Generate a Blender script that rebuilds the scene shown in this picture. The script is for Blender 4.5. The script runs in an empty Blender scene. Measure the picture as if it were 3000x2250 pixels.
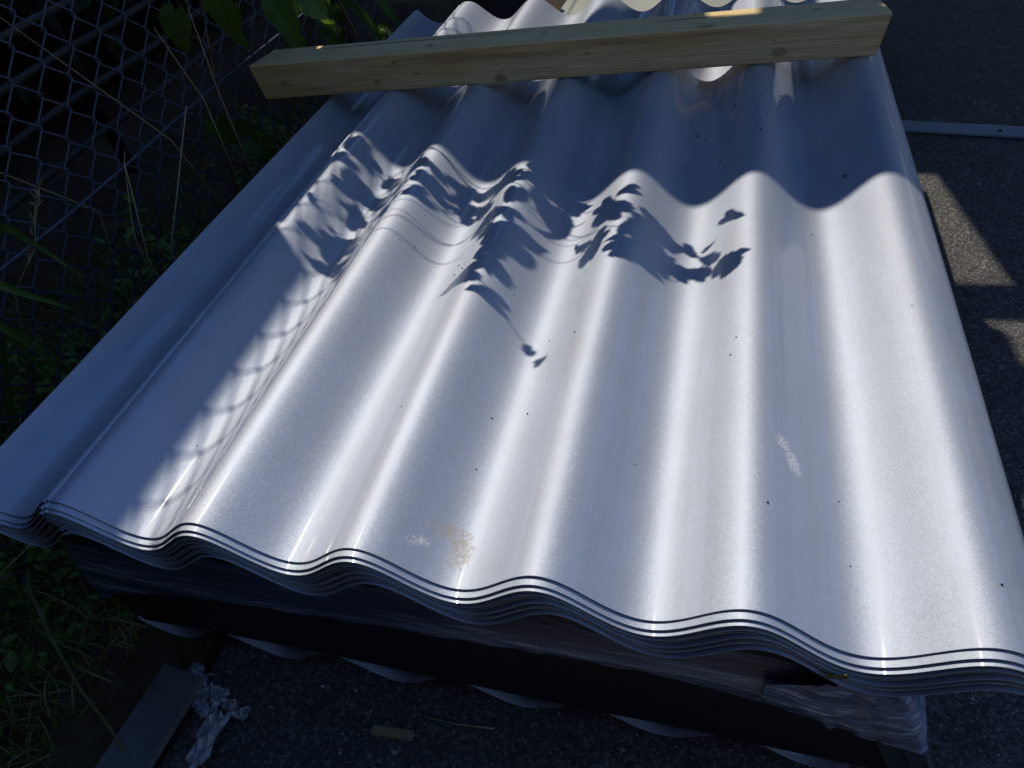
import bpy, bmesh, math, random
from mathutils import Vector, Matrix, Euler, noise
from mathutils.geometry import tessellate_polygon
random.seed(7)
SC = bpy.context.scene
COL = SC.collection
PI = math.pi

# ------------------------------------------------------------------ camera
cam_d = bpy.data.cameras.new('camera')
cam_d.sensor_width = 36.0
cam_d.lens = 2051.86 / 3000 * 36
cam_d.clip_start = 0.02
cam_d.clip_end = 500
cam = bpy.data.objects.new('camera', cam_d)
COL.objects.link(cam)
RW = Matrix(((0.9628, 0.2378, -0.1284), (-0.08, 0.7045, 0.7052), (0.2582, -0.6687, 0.6972)))
RW = RW.to_quaternion().to_matrix()
cam.matrix_world = Matrix.Translation((0.6738, -0.3045, 0.5889)) @ RW.transposed().to_4x4()
SC.camera = cam

# ------------------------------------------------------------------ light
SUN = Vector((-0.52, 0.48, 1.0)).normalized()
w = bpy.data.worlds.new('World'); SC.world = w; w.use_nodes = True
wn = w.node_tree.nodes; wl = w.node_tree.links
sky = wn.new('ShaderNodeTexSky'); sky.sky_type = 'NISHITA'; sky.sun_disc = False
sky.sun_elevation = math.asin(SUN.z); sky.sun_rotation = math.atan2(SUN.x, SUN.y)
sky.air_density = 0.9; sky.dust_density = 0.0; sky.ozone_density = 6.0; sky.altitude = 800
bg = wn['Background']; bg.inputs['Strength'].default_value = 0.15
wl.new(sky.outputs[0], bg.inputs['Color'])
sd = bpy.data.lights.new('sun', 'SUN'); sd.energy = 3.0; sd.angle = math.radians(0.55); sd.color = (1.0, 0.885, 0.70)
so = bpy.data.objects.new('sun', sd); COL.objects.link(so)
so.rotation_euler = SUN.to_track_quat('Z', 'Y').to_euler(); so.location = SUN * 8
vs = SC.view_settings
vs.view_transform = 'Standard'; vs.look = 'None'; vs.exposure = 0.28; vs.gamma = 1.0; vs.use_curve_mapping = False
SC.cycles.max_bounces = 8

# ------------------------------------------------------------------ helpers
def tag(o, label=None, cat=None, group=None, kind=None):
    if label: o['label'] = label
    if cat: o['category'] = cat
    if group: o['group'] = group
    if kind: o['kind'] = kind
    return o

def mesh_obj(name, verts, faces, mat, parent=None, smooth=False):
    me = bpy.data.meshes.new(name)
    me.from_pydata([tuple(v) for v in verts], [], faces)
    me.update()
    if mat: me.materials.append(mat)
    if smooth:
        me.polygons.foreach_set('use_smooth', [True] * len(me.polygons))
    o = bpy.data.objects.new(name, me); COL.objects.link(o)
    if parent: o.parent = parent
    return o

def empty(name, loc=(0, 0, 0), rz=0):
    o = bpy.data.objects.new(name, None); COL.objects.link(o)
    o.location = loc; o.rotation_euler = (0, 0, rz); o.empty_display_size = 0.05
    return o

def put(parent, o):            # parent keeping the child's world coordinates
    o.parent = parent
    o.matrix_parent_inverse = (Matrix.Translation(parent.location) @ parent.rotation_euler.to_matrix().to_4x4()).inverted()
    return o

class MB:
    def __init__(s): s.v = []; s.f = []
    def tube(s, pts, radii, sides=6, cap=True):
        n = len(pts); b = len(s.v)
        if not hasattr(radii, '__len__'): radii = [radii] * n
        pts = [Vector(p) for p in pts]
        t0 = (pts[1] - pts[0]).normalized()
        ref = Vector((0, 0, 1)) if abs(t0.z) < .9 else Vector((1, 0, 0))
        u = t0.cross(ref).normalized()
        for i, p in enumerate(pts):
            t = (pts[min(i + 1, n - 1)] - pts[max(i - 1, 0)]).normalized()
            u = (u - t * u.dot(t)).normalized(); vv = t.cross(u)
            for k in range(sides):
                a = 2 * PI * k / sides
                s.v.append(p + (u * math.cos(a) + vv * math.sin(a)) * radii[i])
        for i in range(n - 1):
            for k in range(sides):
                k2 = (k + 1) % sides
                s.f.append((b + i * sides + k, b + i * sides + k2, b + (i + 1) * sides + k2, b + (i + 1) * sides + k))
        if cap:
            s.f.append(tuple(b + k for k in range(sides))[::-1])
            s.f.append(tuple(b + (n - 1) * sides + k for k in range(sides)))
        return s
    def box(s, lo, hi, M=None):
        b = len(s.v)
        for z in (lo[2], hi[2]):
            for x, y in ((lo[0], lo[1]), (hi[0], lo[1]), (hi[0], hi[1]), (lo[0], hi[1])):
                p = Vector((x, y, z)); s.v.append(M @ p if M else p)
        for f in ((3, 2, 1, 0), (4, 5, 6, 7), (0, 1, 5, 4), (1, 2, 6, 5), (2, 3, 7, 6), (3, 0, 4, 7)):
            s.f.append(tuple(b + i for i in f))
        return s
    def blade(s, base, tip, width, bend, seg=4, fold=0.0):
        base = Vector(base); tip = Vector(tip); d = tip - base
        side = d.cross(Vector((random.uniform(-1, 1), random.uniform(-1, 1), .3))).normalized()
        b = len(s.v)
        for i in range(seg + 1):
            t = i / seg
            p = base + d * t + Vector(bend) * (t * t - t)
            wd = width * (1 - t ** 1.7) * .5 + .0001
            s.v += [p - side * wd, p + side * wd]
        for i in range(seg):
            s.f.append((b + 2 * i, b + 2 * i + 1, b + 2 * i + 3, b + 2 * i + 2))
        return s
    def build(s, name, mat, parent=None, smooth=True):
        return mesh_obj(name, s.v, s.f, mat, parent, smooth)

# ------------------------------------------------------------------ material helpers
def new_mat(name, base=(.5, .5, .5), rough=.6, metal=0.0, spec=.5):
    m = bpy.data.materials.new(name); m.use_nodes = True
    b = m.node_tree.nodes['Principled BSDF']
    b.inputs['Base Color'].default_value = (*base, 1)
    b.inputs['Roughness'].default_value = rough
    b.inputs['Metallic'].default_value = metal
    b.inputs['Specular IOR Level'].default_value = spec
    return m, m.node_tree.nodes, m.node_tree.links, b

def N(nodes, t, **kw):
    n = nodes.new(t)
    for k, v in kw.items():
        if k in ('operation', 'feature', 'noise_dimensions', 'data_type', 'blend_type', 'wave_type', 'bands_direction', 'distance', 'use_clamp', 'space'):
            setattr(n, k, v)
        else:
            n.inputs[k].default_value = v
    return n

def ramp(nodes, stops):
    r = nodes.new('ShaderNodeValToRGB')
    e = r.color_ramp.elements
    while len(e) > 1: e.remove(e[-1])
    e[0].position = stops[0][0]; e[0].color = (*stops[0][1], 1)
    for p, c in stops[1:]:
        k = e.new(p); k.color = (*c, 1)
    return r

def math_n(nodes, links, op, a, b=None, clamp=False):
    n = nodes.new('ShaderNodeMath'); n.operation = op; n.use_clamp = clamp
    for i, x in enumerate((a, b)):
        if x is None: continue
        if isinstance(x, (int, float)): n.inputs[i].default_value = x
        else: links.new(x, n.inputs[i])
    return n.outputs[0]

def mixc(nodes, links, fac, a, b, bt='MIX'):
    n = nodes.new('ShaderNodeMix'); n.data_type = 'RGBA'; n.blend_type = bt
    if isinstance(fac, (int, float)): n.inputs[0].default_value = fac
    else: links.new(fac, n.inputs[0])
    for i, x in ((6, a), (7, b)):
        if isinstance(x, tuple): n.inputs[i].default_value = (*x, 1)
        else: links.new(x, n.inputs[i])
    return n.outputs[2]

# ------------------------------------------------------------------ materials
def make_sheet_mat():
    m, n, l, b = new_mat('silver_paint', (.47, .53, .65), .34, .6)
    tc = n.new('ShaderNodeTexCoord')
    # metallic flakes: tiny cells, each a little tilted
    v = N(n, 'ShaderNodeTexVoronoi', Scale=2600.0); l.new(tc.outputs['Object'], v.inputs['Vector'])
    v2 = N(n, 'ShaderNodeTexVoronoi', Scale=1150.0); l.new(tc.outputs['Object'], v2.inputs['Vector'])
    geo = n.new('ShaderNodeNewGeometry')
    def tilt(col, amt):
        s = n.new('ShaderNodeVectorMath'); s.operation = 'SUBTRACT'; s.inputs[1].default_value = (.5, .5, .5)
        l.new(col, s.inputs[0])
        k = n.new('ShaderNodeVectorMath'); k.operation = 'SCALE'; k.inputs['Scale'].default_value = amt
        l.new(s.outputs[0], k.inputs[0]); return k.outputs[0]
    a = n.new('ShaderNodeVectorMath'); a.operation = 'ADD'
    l.new(tilt(v.outputs['Color'], .23), a.inputs[0]); l.new(tilt(v2.outputs['Color'], .12), a.inputs[1])
    a2 = n.new('ShaderNodeVectorMath'); a2.operation = 'ADD'
    l.new(a.outputs[0], a2.inputs[0]); l.new(geo.outputs['Normal'], a2.inputs[1])
    nm = n.new('ShaderNodeVectorMath'); nm.operation = 'NORMALIZE'; l.new(a2.outputs[0], nm.inputs[0])
    l.new(nm.outputs[0], b.inputs['Normal'])
    b.inputs['Coat Weight'].default_value = .55
    b.inputs['Coat Roughness'].default_value = .065
    b.inputs['Coat IOR'].default_value = 1.5
    # smudges and scuffs where they lie on the top sheet
    sep = n.new('ShaderNodeSeparateXYZ'); l.new(tc.outputs['Object'], sep.inputs[0])
    def blob(cx, cy, rx, ry, nscale, thr, ang=0.0, gain=8.0):
        c, s_ = math.cos(ang), math.sin(ang)
        dx = math_n(n, l, 'SUBTRACT', sep.outputs[0], cx); dy = math_n(n, l, 'SUBTRACT', sep.outputs[1], cy)
        ux = math_n(n, l, 'ADD', math_n(n, l, 'MULTIPLY', dx, c / rx), math_n(n, l, 'MULTIPLY', dy, s_ / rx))
        uy = math_n(n, l, 'ADD', math_n(n, l, 'MULTIPLY', dx, -s_ / ry), math_n(n, l, 'MULTIPLY', dy, c / ry))
        d = math_n(n, l, 'ADD', math_n(n, l, 'MULTIPLY', ux, ux), math_n(n, l, 'MULTIPLY', uy, uy))
        fall = math_n(n, l, 'SUBTRACT', 1.0, d, True)
        nz = N(n, 'ShaderNodeTexNoise', Scale=nscale, Detail=5.0, Roughness=.7); l.new(tc.outputs['Object'], nz.inputs['Vector'])
        q = math_n(n, l, 'SUBTRACT', math_n(n, l, 'MULTIPLY', nz.outputs['Fac'], math_n(n, l, 'POWER', fall, .35)), thr)
        return math_n(n, l, 'MULTIPLY', q, gain, True)
    white = math_n(n, l, 'ADD', blob(.414, .034, .016, .009, 420, .42, .4),
                   math_n(n, l, 'ADD', blob(.7705, .178, .0105, .022, 420, .40, .3), blob(.760, .197, .013, .014, 420, .42, .7)), True)
    brown = math_n(n, l, 'ADD', blob(.437, .058, .026, .014, 210, .34, 0, 4.5), blob(.453, .040, .017, .029, 210, .34, 0, 4.5), True)
    speck = blob(.458, .036, .014, .024, 800, .56)
    dn = N(n, 'ShaderNodeTexNoise', Scale=9.0, Detail=7.0, Roughness=.72, Distortion=.4); l.new(tc.outputs['Object'], dn.inputs['Vector'])
    dr = ramp(n, [(.42, (0, 0, 0)), (.72, (1, 1, 1))]); l.new(dn.outputs['Fac'], dr.inputs[0])
    mpd = n.new('ShaderNodeMapping'); mpd.inputs['Scale'].default_value = (34, 3.0, 10); l.new(tc.outputs['Object'], mpd.inputs[0])
    dn2 = N(n, 'ShaderNodeTexNoise', Scale=1.0, Detail=6.0, Roughness=.7); l.new(mpd.outputs[0], dn2.inputs['Vector'])
    dr2 = ramp(n, [(.50, (0, 0, 0)), (.75, (1, 1, 1))]); l.new(dn2.outputs['Fac'], dr2.inputs[0])
    dust = math_n(n, l, 'ADD', math_n(n, l, 'MULTIPLY', dr.outputs[0], .22), math_n(n, l, 'MULTIPLY', dr2.outputs[0], .22), True)
    c = mixc(n, l, dust, (.47, .53, .65), (.38, .385, .42))
    c = mixc(n, l, math_n(n, l, 'MULTIPLY', brown, .55), c, (.34, .27, .17))
    c = mixc(n, l, math_n(n, l, 'MULTIPLY', white, .75), c, (.82, .84, .85))
    c = mixc(n, l, math_n(n, l, 'MULTIPLY', speck, .8), c, (.03, .025, .02))
    l.new(c, b.inputs['Base Color'])
    dirt = math_n(n, l, 'MAXIMUM', brown, math_n(n, l, 'MAXIMUM', white, speck))
    l.new(math_n(n, l, 'SUBTRACT', .74, math_n(n, l, 'MULTIPLY', dirt, .65)), b.inputs['Metallic'])
    # faint dust and rolling streaks vary the gloss along the sheet
    mp = n.new('ShaderNodeMapping'); mp.inputs['Scale'].default_value = (60, 1.2, 20); l.new(tc.outputs['Object'], mp.inputs[0])
    st = N(n, 'ShaderNodeTexNoise', Scale=1.0, Detail=4.0); l.new(mp.outputs[0], st.inputs['Vector'])
    l.new(math_n(n, l, 'ADD', .63, math_n(n, l, 'MULTIPLY', st.outputs['Fac'], .10)), b.inputs['Roughness'])
    return m
M_SHEET = make_sheet_mat()

def make_wood(name, face_knots, top_knots, tint=(.82, .54, .23), tint2=(.92, .70, .37)):
    m, n, l, b = new_mat(name, tint, .7, 0, .25)
    tc = n.new('ShaderNodeTexCoord'); sep = n.new('ShaderNodeSeparateXYZ'); l.new(tc.outputs['Object'], sep.inputs[0])
    X, Y, Z = sep.outputs
    kn_sum = None; core_sum = None
    for (kx, kz, r, use_y) in [(*k, 0) for k in face_knots] + [(*k, 1) for k in top_knots]:
        dx = math_n(n, l, 'MULTIPLY', math_n(n, l, 'SUBTRACT', X, kx), .62 / r)
        dz = math_n(n, l, 'MULTIPLY', math_n(n, l, 'SUBTRACT', Y if use_y else Z, kz), 1 / r)
        # only on its own face
        other = math_n(n, l, 'GREATER_THAN', Z, .071) if use_y else math_n(n, l, 'LESS_THAN', Y, .004)
        d = math_n(n, l, 'SQRT', math_n(n, l, 'ADD', math_n(n, l, 'MULTIPLY', dx, dx), math_n(n, l, 'MULTIPLY', dz, dz)))
        infl = math_n(n, l, 'MULTIPLY', math_n(n, l, 'POWER', 2.718, math_n(n, l, 'MULTIPLY', math_n(n, l, 'MULTIPLY', d, d), -.28)), other)
        infl = math_n(n, l, 'MULTIPLY', infl, r * 1.6)
        core = math_n(n, l, 'MULTIPLY', math_n(n, l, 'SUBTRACT', 1.0, d, True), other)
        kn_sum = infl if kn_sum is None else math_n(n, l, 'ADD', kn_sum, infl)
        core_sum = core if core_sum is None else math_n(n, l, 'MAXIMUM', core_sum, core)
    # growth rings cut lengthwise: rings round a pith far below, bent by the knots
    warp = N(n, 'ShaderNodeTexNoise', Scale=3.5, Detail=2.0); l.new(tc.outputs['Object'], warp.inputs['Vector'])
    yy = math_n(n, l, 'ADD', Y, .03); zz = math_n(n, l, 'ADD', Z, .05)
    rr = math_n(n, l, 'SQRT', math_n(n, l, 'ADD', math_n(n, l, 'MULTIPLY', yy, yy), math_n(n, l, 'MULTIPLY', zz, zz)))
    rr = math_n(n, l, 'ADD', rr, math_n(n, l, 'MULTIPLY', warp.outputs['Fac'], .045))
    if kn_sum is not None: rr = math_n(n, l, 'ADD', rr, kn_sum)
    ring = math_n(n, l, 'FRACT', math_n(n, l, 'MULTIPLY', rr, 210.0))
    r1 = ramp(n, [(0, (0, 0, 0)), (.55, (.2, .2, .2)), (.85, (1, 1, 1)), (1, (0, 0, 0))]); l.new(ring, r1.inputs[0])
    mp = n.new('ShaderNodeMapping'); mp.inputs['Scale'].default_value = (6, 260, 260); l.new(tc.outputs['Object'], mp.inputs[0])
    fib = N(n, 'ShaderNodeTexNoise', Scale=1.0, Detail=4.0, Roughness=.65); l.new(mp.outputs[0], fib.inputs['Vector'])
    mp2 = n.new('ShaderNodeMapping'); mp2.inputs['Scale'].default_value = (3, 22, 22); l.new(tc.outputs['Object'], mp2.inputs[0])
    big = N(n, 'ShaderNodeTexNoise', Scale=1.0, Detail=3.0); l.new(mp2.outputs[0], big.inputs['Vector'])
    bigr = ramp(n, [(.38, (0, 0, 0)), (.62, (1, 1, 1))]); l.new(big.outputs['Fac'], bigr.inputs[0])
    c = mixc(n, l, bigr.outputs[0], tint, tint2)
    c = mixc(n, l, math_n(n, l, 'MULTIPLY', r1.outputs[0], .38), c, (tint[0] * .55, tint[1] * .42, tint[2] * .32))
    fr = ramp(n, [(.35, (.72, .72, .72)), (.65, (1.1, 1.1, 1.1))]); l.new(fib.outputs['Fac'], fr.inputs[0])
    c = mixc(n, l, 1.0, c, fr.outputs[0], 'MULTIPLY')
    # planed top weathered a little greyer than the face
    top = math_n(n, l, 'GREATER_THAN', Z, .0715)
    c = mixc(n, l, math_n(n, l, 'MULTIPLY', top, .5), c, (.84, .75, .44))
    # a reddish heartwood band low on the face
    mp3 = n.new('ShaderNodeMapping'); mp3.inputs['Scale'].default_value = (2.6, 3, 34); mp3.inputs['Location'].default_value = (0, 0, .8); l.new(tc.outputs['Object'], mp3.inputs[0])
    rd = N(n, 'ShaderNodeTexNoise', Scale=1.0, Detail=3.0, Distortion=.8); l.new(mp3.outputs[0], rd.inputs['Vector'])
    rdr = ramp(n, [(.53, (0, 0, 0)), (.68, (1, 1, 1))]); l.new(rd.outputs['Fac'], rdr.inputs[0])
    c = mixc(n, l, math_n(n, l, 'MULTIPLY', rdr.outputs[0], .5), c, (.46, .20, .10))
    if core_sum is not None:
        kr = ramp(n, [(.0, (0, 0, 0)), (.25, (.45, .45, .45)), (.5, (1, 1, 1))]); l.new(core_sum, kr.inputs[0])
        kc = ramp(n, [(.2, (.42, .25, .12)), (.5, (.26, .14, .06)), (.8, (.34, .20, .09)), (1, (.16, .09, .045))]); l.new(core_sum, kc.inputs[0])
        c = mixc(n, l, math_n(n, l, 'MULTIPLY', kr.outputs[0], .6), c, kc.outputs[0])
    # a dark stain or blot here and there
    ds = N(n, 'ShaderNodeTexNoise', Scale=26.0, Detail=4.0); l.new(mp2.outputs[0], ds.inputs['Vector']); ds.inputs['Scale'].default_value = 3.1
    dsr = ramp(n, [(.66, (0, 0, 0)), (.74, (1, 1, 1))]); l.new(ds.outputs['Fac'], dsr.inputs[0])
    c = mixc(n, l, math_n(n, l, 'MULTIPLY', dsr.outputs[0], .5), c, (.14, .10, .05))
    l.new(c, b.inputs['Base Color'])
    bp = n.new('ShaderNodeBump'); bp.inputs['Strength'].default_value = .35; bp.inputs['Distance'].default_value = .0015
    l.new(math_n(n, l, 'ADD', fib.outputs['Fac'], math_n(n, l, 'MULTIPLY', r1.outputs[0], .25)), bp.inputs['Height'])
    l.new(bp.outputs[0], b.inputs['Normal'])
    return m

def make_asphalt():
    m, n, l, b = new_mat('asphalt', (.06, .06, .06), .85, 0, .35)
    tc = n.new('ShaderNodeTexCoord')
    v = N(n, 'ShaderNodeTexVoronoi', Scale=250.0, Randomness=1.0); l.new(tc.outputs['Object'], v.inputs['Vector'])
    nz = N(n, 'ShaderNodeTexNoise', Scale=14.0, Detail=6.0, Roughness=.7); l.new(tc.outputs['Object'], nz.inputs['Vector'])
    fine = N(n, 'ShaderNodeTexNoise', Scale=420.0, Detail=3.0, Roughness=.7); l.new(tc.outputs['Object'], fine.inputs['Vector'])
    cell = n.new('ShaderNodeSeparateColor'); l.new(v.outputs['Color'], cell.inputs[0])
    cr = ramp(n, [(0, (.036, .038, .042)), (.5, (.055, .057, .060)), (.8, (.088, .09, .092)), (1, (.15, .15, .15))]); l.new(cell.outputs[0], cr.inputs[0])
    nr = ramp(n, [(.3, (.95, .95, .97)), (.7, (1.65, 1.62, 1.55))]); l.new(nz.outputs['Fac'], nr.inputs[0])
    c = mixc(n, l, 1.0, cr.outputs[0], nr.outputs[0], 'MULTIPLY')
    l.new(c, b.inputs['Base Color'])
    h = math_n(n, l, 'ADD', math_n(n, l, 'MULTIPLY', v.outputs['Distance'], -1.2), math_n(n, l, 'MULTIPLY', fine.outputs['Fac'], .8))
    h = math_n(n, l, 'ADD', h, math_n(n, l, 'MULTIPLY', cell.outputs[1], .7))
    bp = n.new('ShaderNodeBump'); bp.inputs['Strength'].default_value = .55; bp.inputs['Distance'].default_value = .003
    l.new(h, bp.inputs['Height']); l.new(bp.outputs[0], b.inputs['Normal'])
    return m
M_ASPHALT = make_asphalt()

def noisy(name, c1, c2, scale=20, rough=.8, bump=.3, spec=.3, metal=0, dist=.003, stretch=(1, 1, 1)):
    m, n, l, b = new_mat(name, c1, rough, metal, spec)
    tc = n.new('ShaderNodeTexCoord'); mp = n.new('ShaderNodeMapping'); mp.inputs['Scale'].default_value = stretch
    l.new(tc.outputs['Object'], mp.inputs[0])
    z = N(n, 'ShaderNodeTexNoise', Scale=scale, Detail=5.0, Roughness=.65); l.new(mp.outputs[0], z.inputs['Vector'])
    r = ramp(n, [(.32, c1), (.68, c2)]); l.new(z.outputs['Fac'], r.inputs[0]); l.new(r.outputs[0], b.inputs['Base Color'])
    if bump:
        bp = n.new('ShaderNodeBump'); bp.inputs['Strength'].default_value = bump; bp.inputs['Distance'].default_value = dist
        l.new(z.outputs['Fac'], bp.inputs['Height']); l.new(bp.outputs[0], b.inputs['Normal'])
    return m

def leaf_mat(name, c1, c2, trans=.35):
    m, n, l, b = new_mat(name, c1, .45, 0, .4)
    tc = n.new('ShaderNodeTexCoord')
    oi = n.new('ShaderNodeObjectInfo')
    z = N(n, 'ShaderNodeTexNoise', Scale=18.0, Detail=3.0); l.new(tc.outputs['Object'], z.inputs['Vector'])
    r = ramp(n, [(.3, c1), (.7, c2)]); l.new(z.outputs['Fac'], r.inputs[0])
    l.new(r.outputs[0], b.inputs['Base Color'])
    out = n['Material Output']
    t = n.new('ShaderNodeBsdfTranslucent'); l.new(mixc(n, l, .6, r.outputs[0], (.16, .26, .03)), t.inputs['Color'])
    mx = n.new('ShaderNodeMixShader'); mx.inputs[0].default_value = trans
    l.new(b.outputs[0], mx.inputs[1]); l.new(t.outputs[0], mx.inputs[2]); l.new(mx.outputs[0], out.inputs['Surface'])
    return m

M_SOIL = noisy('soil', (.045, .036, .024), (.10, .08, .05), 30, .95, .8, .2, dist=.01)
M_GRASS = leaf_mat('grass_blades', (.09, .15, .03), (.15, .21, .06), .25)
M_WEED = leaf_mat('weed_leaves', (.10, .20, .035), (.16, .28, .06), .3)
M_VINE = leaf_mat('vine_leaf', (.05, .13, .02), (.09, .20, .04), .4)
M_DARKLEAF = leaf_mat('hedge_leaf', (.018, .035, .01), (.04, .07, .018), .2)
M_STRAW = noisy('dry_straw', (.30, .26, .13), (.42, .36, .2), 60, .7, 0)
M_STEM = noisy('woody_stem', (.10, .065, .035), (.17, .12, .06), 60, .8, .3)
M_BARK = noisy('bark', (.05, .04, .03), (.11, .09, .07), 14, .9, .8, dist=.02)
M_WIRE = noisy('galvanised_wire', (.05, .065, .12), (.09, .11, .18), 90, .55, .1, .4, .2)
M_PIPE = noisy('dull_pipe', (.035, .045, .05), (.07, .08, .085), 20, .6, .1, .4, .3)
M_FILM = None
M_BLACK = noisy('black_wrap', (.006, .007, .010), (.014, .016, .022), 9, .45, .25, .5, dist=.004)
M_CASTER = noisy('dark_caster', (.02, .03, .028), (.03, .045, .04), 12, .6, .2, .3)
M_RAWWOOD = noisy('old_timber', (.14, .10, .055), (.25, .19, .11), 8, .85, .4, .2, stretch=(2, 30, 30))
M_DARKWOOD = noisy('stained_board', (.018, .013, .010), (.035, .025, .018), 8, .8, .4, .3, stretch=(30, 2, 30))
M_REDWOOD = noisy('red_painted_post', (.10, .018, .012), (.15, .03, .02), 20, .6, .3)
M_WHITE = noisy('pale_board', (.30, .33, .32), (.38, .41, .39), 6, .55, .1)
M_GREYBOARD = noisy('grey_slab', (.09, .105, .11), (.16, .18, .18), 18, .85, .3)
M_STRAP = noisy('grey_strip', (.24, .28, .36), (.30, .34, .42), 18, .6, .15, stretch=(1, 8, 1))
M_SCRAP = noisy('film_scrap', (.28, .31, .36), (.45, .48, .52), 40, .35, .3, .6)
M_STONE = noisy('pale_chips', (.30, .30, .29), (.55, .55, .53), 90, .8, 0)
M_CRUMB = noisy('dark_crumbs', (.012, .010, .008), (.03, .024, .018), 90, .9, 0)
M_CHIP = noisy('wood_chip', (.30, .22, .12), (.40, .30, .18), 60, .8, 0)
M_REFLECTOR = noisy('pale_reflector', (.55, .54, .50), (.62, .61, .57), 3, .85, .1)

def make_film():
    m, n, l, b = new_mat('stretch_film', (.05, .065, .09), .3, 0, 1.0)
    tc = n.new('ShaderNodeTexCoord'); mp = n.new('ShaderNodeMapping'); mp.inputs['Scale'].default_value = (2.2, 30, 70)
    l.new(tc.outputs['Object'], mp.inputs[0])
    z = N(n, 'ShaderNodeTexNoise', Scale=1.0, Detail=6.0, Roughness=.7, Distortion=.5); l.new(mp.outputs[0], z.inputs['Vector'])
    r = ramp(n, [(.35, (.022, .036, .075)), (.52, (.08, .12, .24)), (.70, (.50, .62, .85))]); l.new(z.outputs['Fac'], r.inputs[0])
    l.new(r.outputs[0], b.inputs['Base Color'])
    bp = n.new('ShaderNodeBump'); bp.inputs['Strength'].default_value = .8; bp.inputs['Distance'].default_value = .003
    l.new(z.outputs['Fac'], bp.inputs['Height']); l.new(bp.outputs[0], b.inputs['Normal'])
    return m
M_FILM = make_film()
def make_film2():
    m, n, l, b = new_mat('bunched_film', (.2, .22, .27), .25, 0, .9)
    tc = n.new('ShaderNodeTexCoord')
    mp = n.new('ShaderNodeMapping'); mp.inputs['Rotation'].default_value = (0, math.radians(24), 0); mp.inputs['Scale'].default_value = (14, 20, 150); l.new(tc.outputs['Object'], mp.inputs[0])
    z = N(n, 'ShaderNodeTexNoise', Scale=1.0, Detail=5.0, Roughness=.6, Distortion=.6); l.new(mp.outputs[0], z.inputs['Vector'])
    r = ramp(n, [(.36, (.05, .08, .17)), (.55, (.17, .25, .46)), (.68, (.58, .70, .92))]); l.new(z.outputs['Fac'], r.inputs[0])
    l.new(r.outputs[0], b.inputs['Base Color'])
    bp = n.new('ShaderNodeBump'); bp.inputs['Strength'].default_value = .5; bp.inputs['Distance'].default_value = .002
    l.new(z.outputs['Fac'], bp.inputs['Height']); l.new(bp.outputs[0], b.inputs['Normal'])
    return m
M_FILM2 = make_film2()

GZ = -0.42      # ground level; z = 0 is mid height of the top sheet's waves
PITCH = 0.183
AMP = 0.0245

# ------------------------------------------------------------------ ground
def ground_grid(name, x0, x1, y0, y1, nx, ny, mat, amp, z0, sc=3.0):
    v = []; f = []
    for j in range(ny + 1):
        for i in range(nx + 1):
            x = x0 + (x1 - x0) * i / nx; y = y0 + (y1 - y0) * j / ny
            v.append((x, y, z0 + amp * noise.noise(Vector((x * sc, y * sc, 3.1)))))
    for j in range(ny):
        for i in range(nx):
            a = j * (nx + 1) + i; f.append((a, a + 1, a + nx + 2, a + nx + 1))
    return mesh_obj(name, v, f, mat, None, True)
g = mesh_obj('ground', [(-60, -60, GZ - .012), (60, -60, GZ - .012), (60, 60, GZ - .012), (-60, 60, GZ - .012)], [(0, 1, 2, 3)], M_SOIL); tag(g, kind='structure')
g = ground_grid('asphalt_pavement', -.02, 30, -6, 30, 60, 60, M_ASPHALT, .0, GZ); tag(g, kind='structure')
g = ground_grid('soil_bank', -6, -.03, -4, 8, 120, 200, M_SOIL, .028, GZ + .012, 5.0); tag(g, kind='structure')

# ------------------------------------------------------------------ roofing sheets
def wave(x):
    t = 2 * PI * x / PITCH
    z = AMP * math.cos(t) + .0008 * math.cos(2 * t) - .0005 * math.sin(2 * t)
    # water groove and bead at the lap edge
    z += -.0030 * math.exp(-((x + .0150) / .0016) ** 2) + .0022 * math.exp(-((x + .0098) / .0022) ** 2) + .0012 * math.exp(-((x + .0215) / .003) ** 2)
    if x < -.133: z = wave(-.133) + (-.133 - x) * 1.05      # lap flange folded up
    return z

XS = []
x = -.150
while x < .9685:
    XS.append(x)
    x += .0012 if -.03 < x < .0 else .0036
XS.append(.9685)
XS_ALL = XS
def right_drop(x):    # small stiffening fold along the right edge
    return -max(0, x - .960) * .8

def sheet_mesh(name, ny, length, thick, wob, xmax=2.0):
    XS = [q for q in XS_ALL if q < xmax]
    v = []; f = []; nx = len(XS)
    for side in (0, 1):
        for j in range(ny + 1):
            y = length * j / ny
            for x in XS:
                z = wave(x) + right_drop(x)
                z += wob * noise.noise(Vector((x * 7.0, y * 2.3, 1.7))) + wob * .35 * noise.noise(Vector((x * 22.0, y * 5.0, 8.7)))
                # springs up a little towards the front corner, sags between supports
                z += .0025 * math.sin(y * 2.0)
                v.append((x, y, z - thick * side))
    m = (ny + 1) * nx
    for j in range(ny):
        for i in range(nx - 1):
            a = j * nx + i
            f.append((a, a + 1, a + nx + 1, a + nx))
            f.append((m + a, m + a + nx, m + a + nx + 1, m + a + 1))
    def quad(*ids):
        b = len(v); v.extend(v[q] for q in ids); f.append((b, b + 1, b + 2, b + 3))
    for i in range(nx - 1):
        quad(i, m + i, m + i + 1, i + 1)
        a = ny * nx + i; quad(a, a + 1, m + a + 1, m + a)
    for j in range(ny):
        a = j * nx; quad(a, a + nx, m + a + nx, m + a)
        a = j * nx + nx - 1; quad(a, m + a, m + a + nx, a + nx)
    me = bpy.data.meshes.new(name); me.from_pydata(v, [], f); me.update()
    me.materials.append(M_SHEET)
    me.polygons.foreach_set('use_smooth', [abs(p.normal.z) > .25 for p in me.polygons])
    return me

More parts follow.
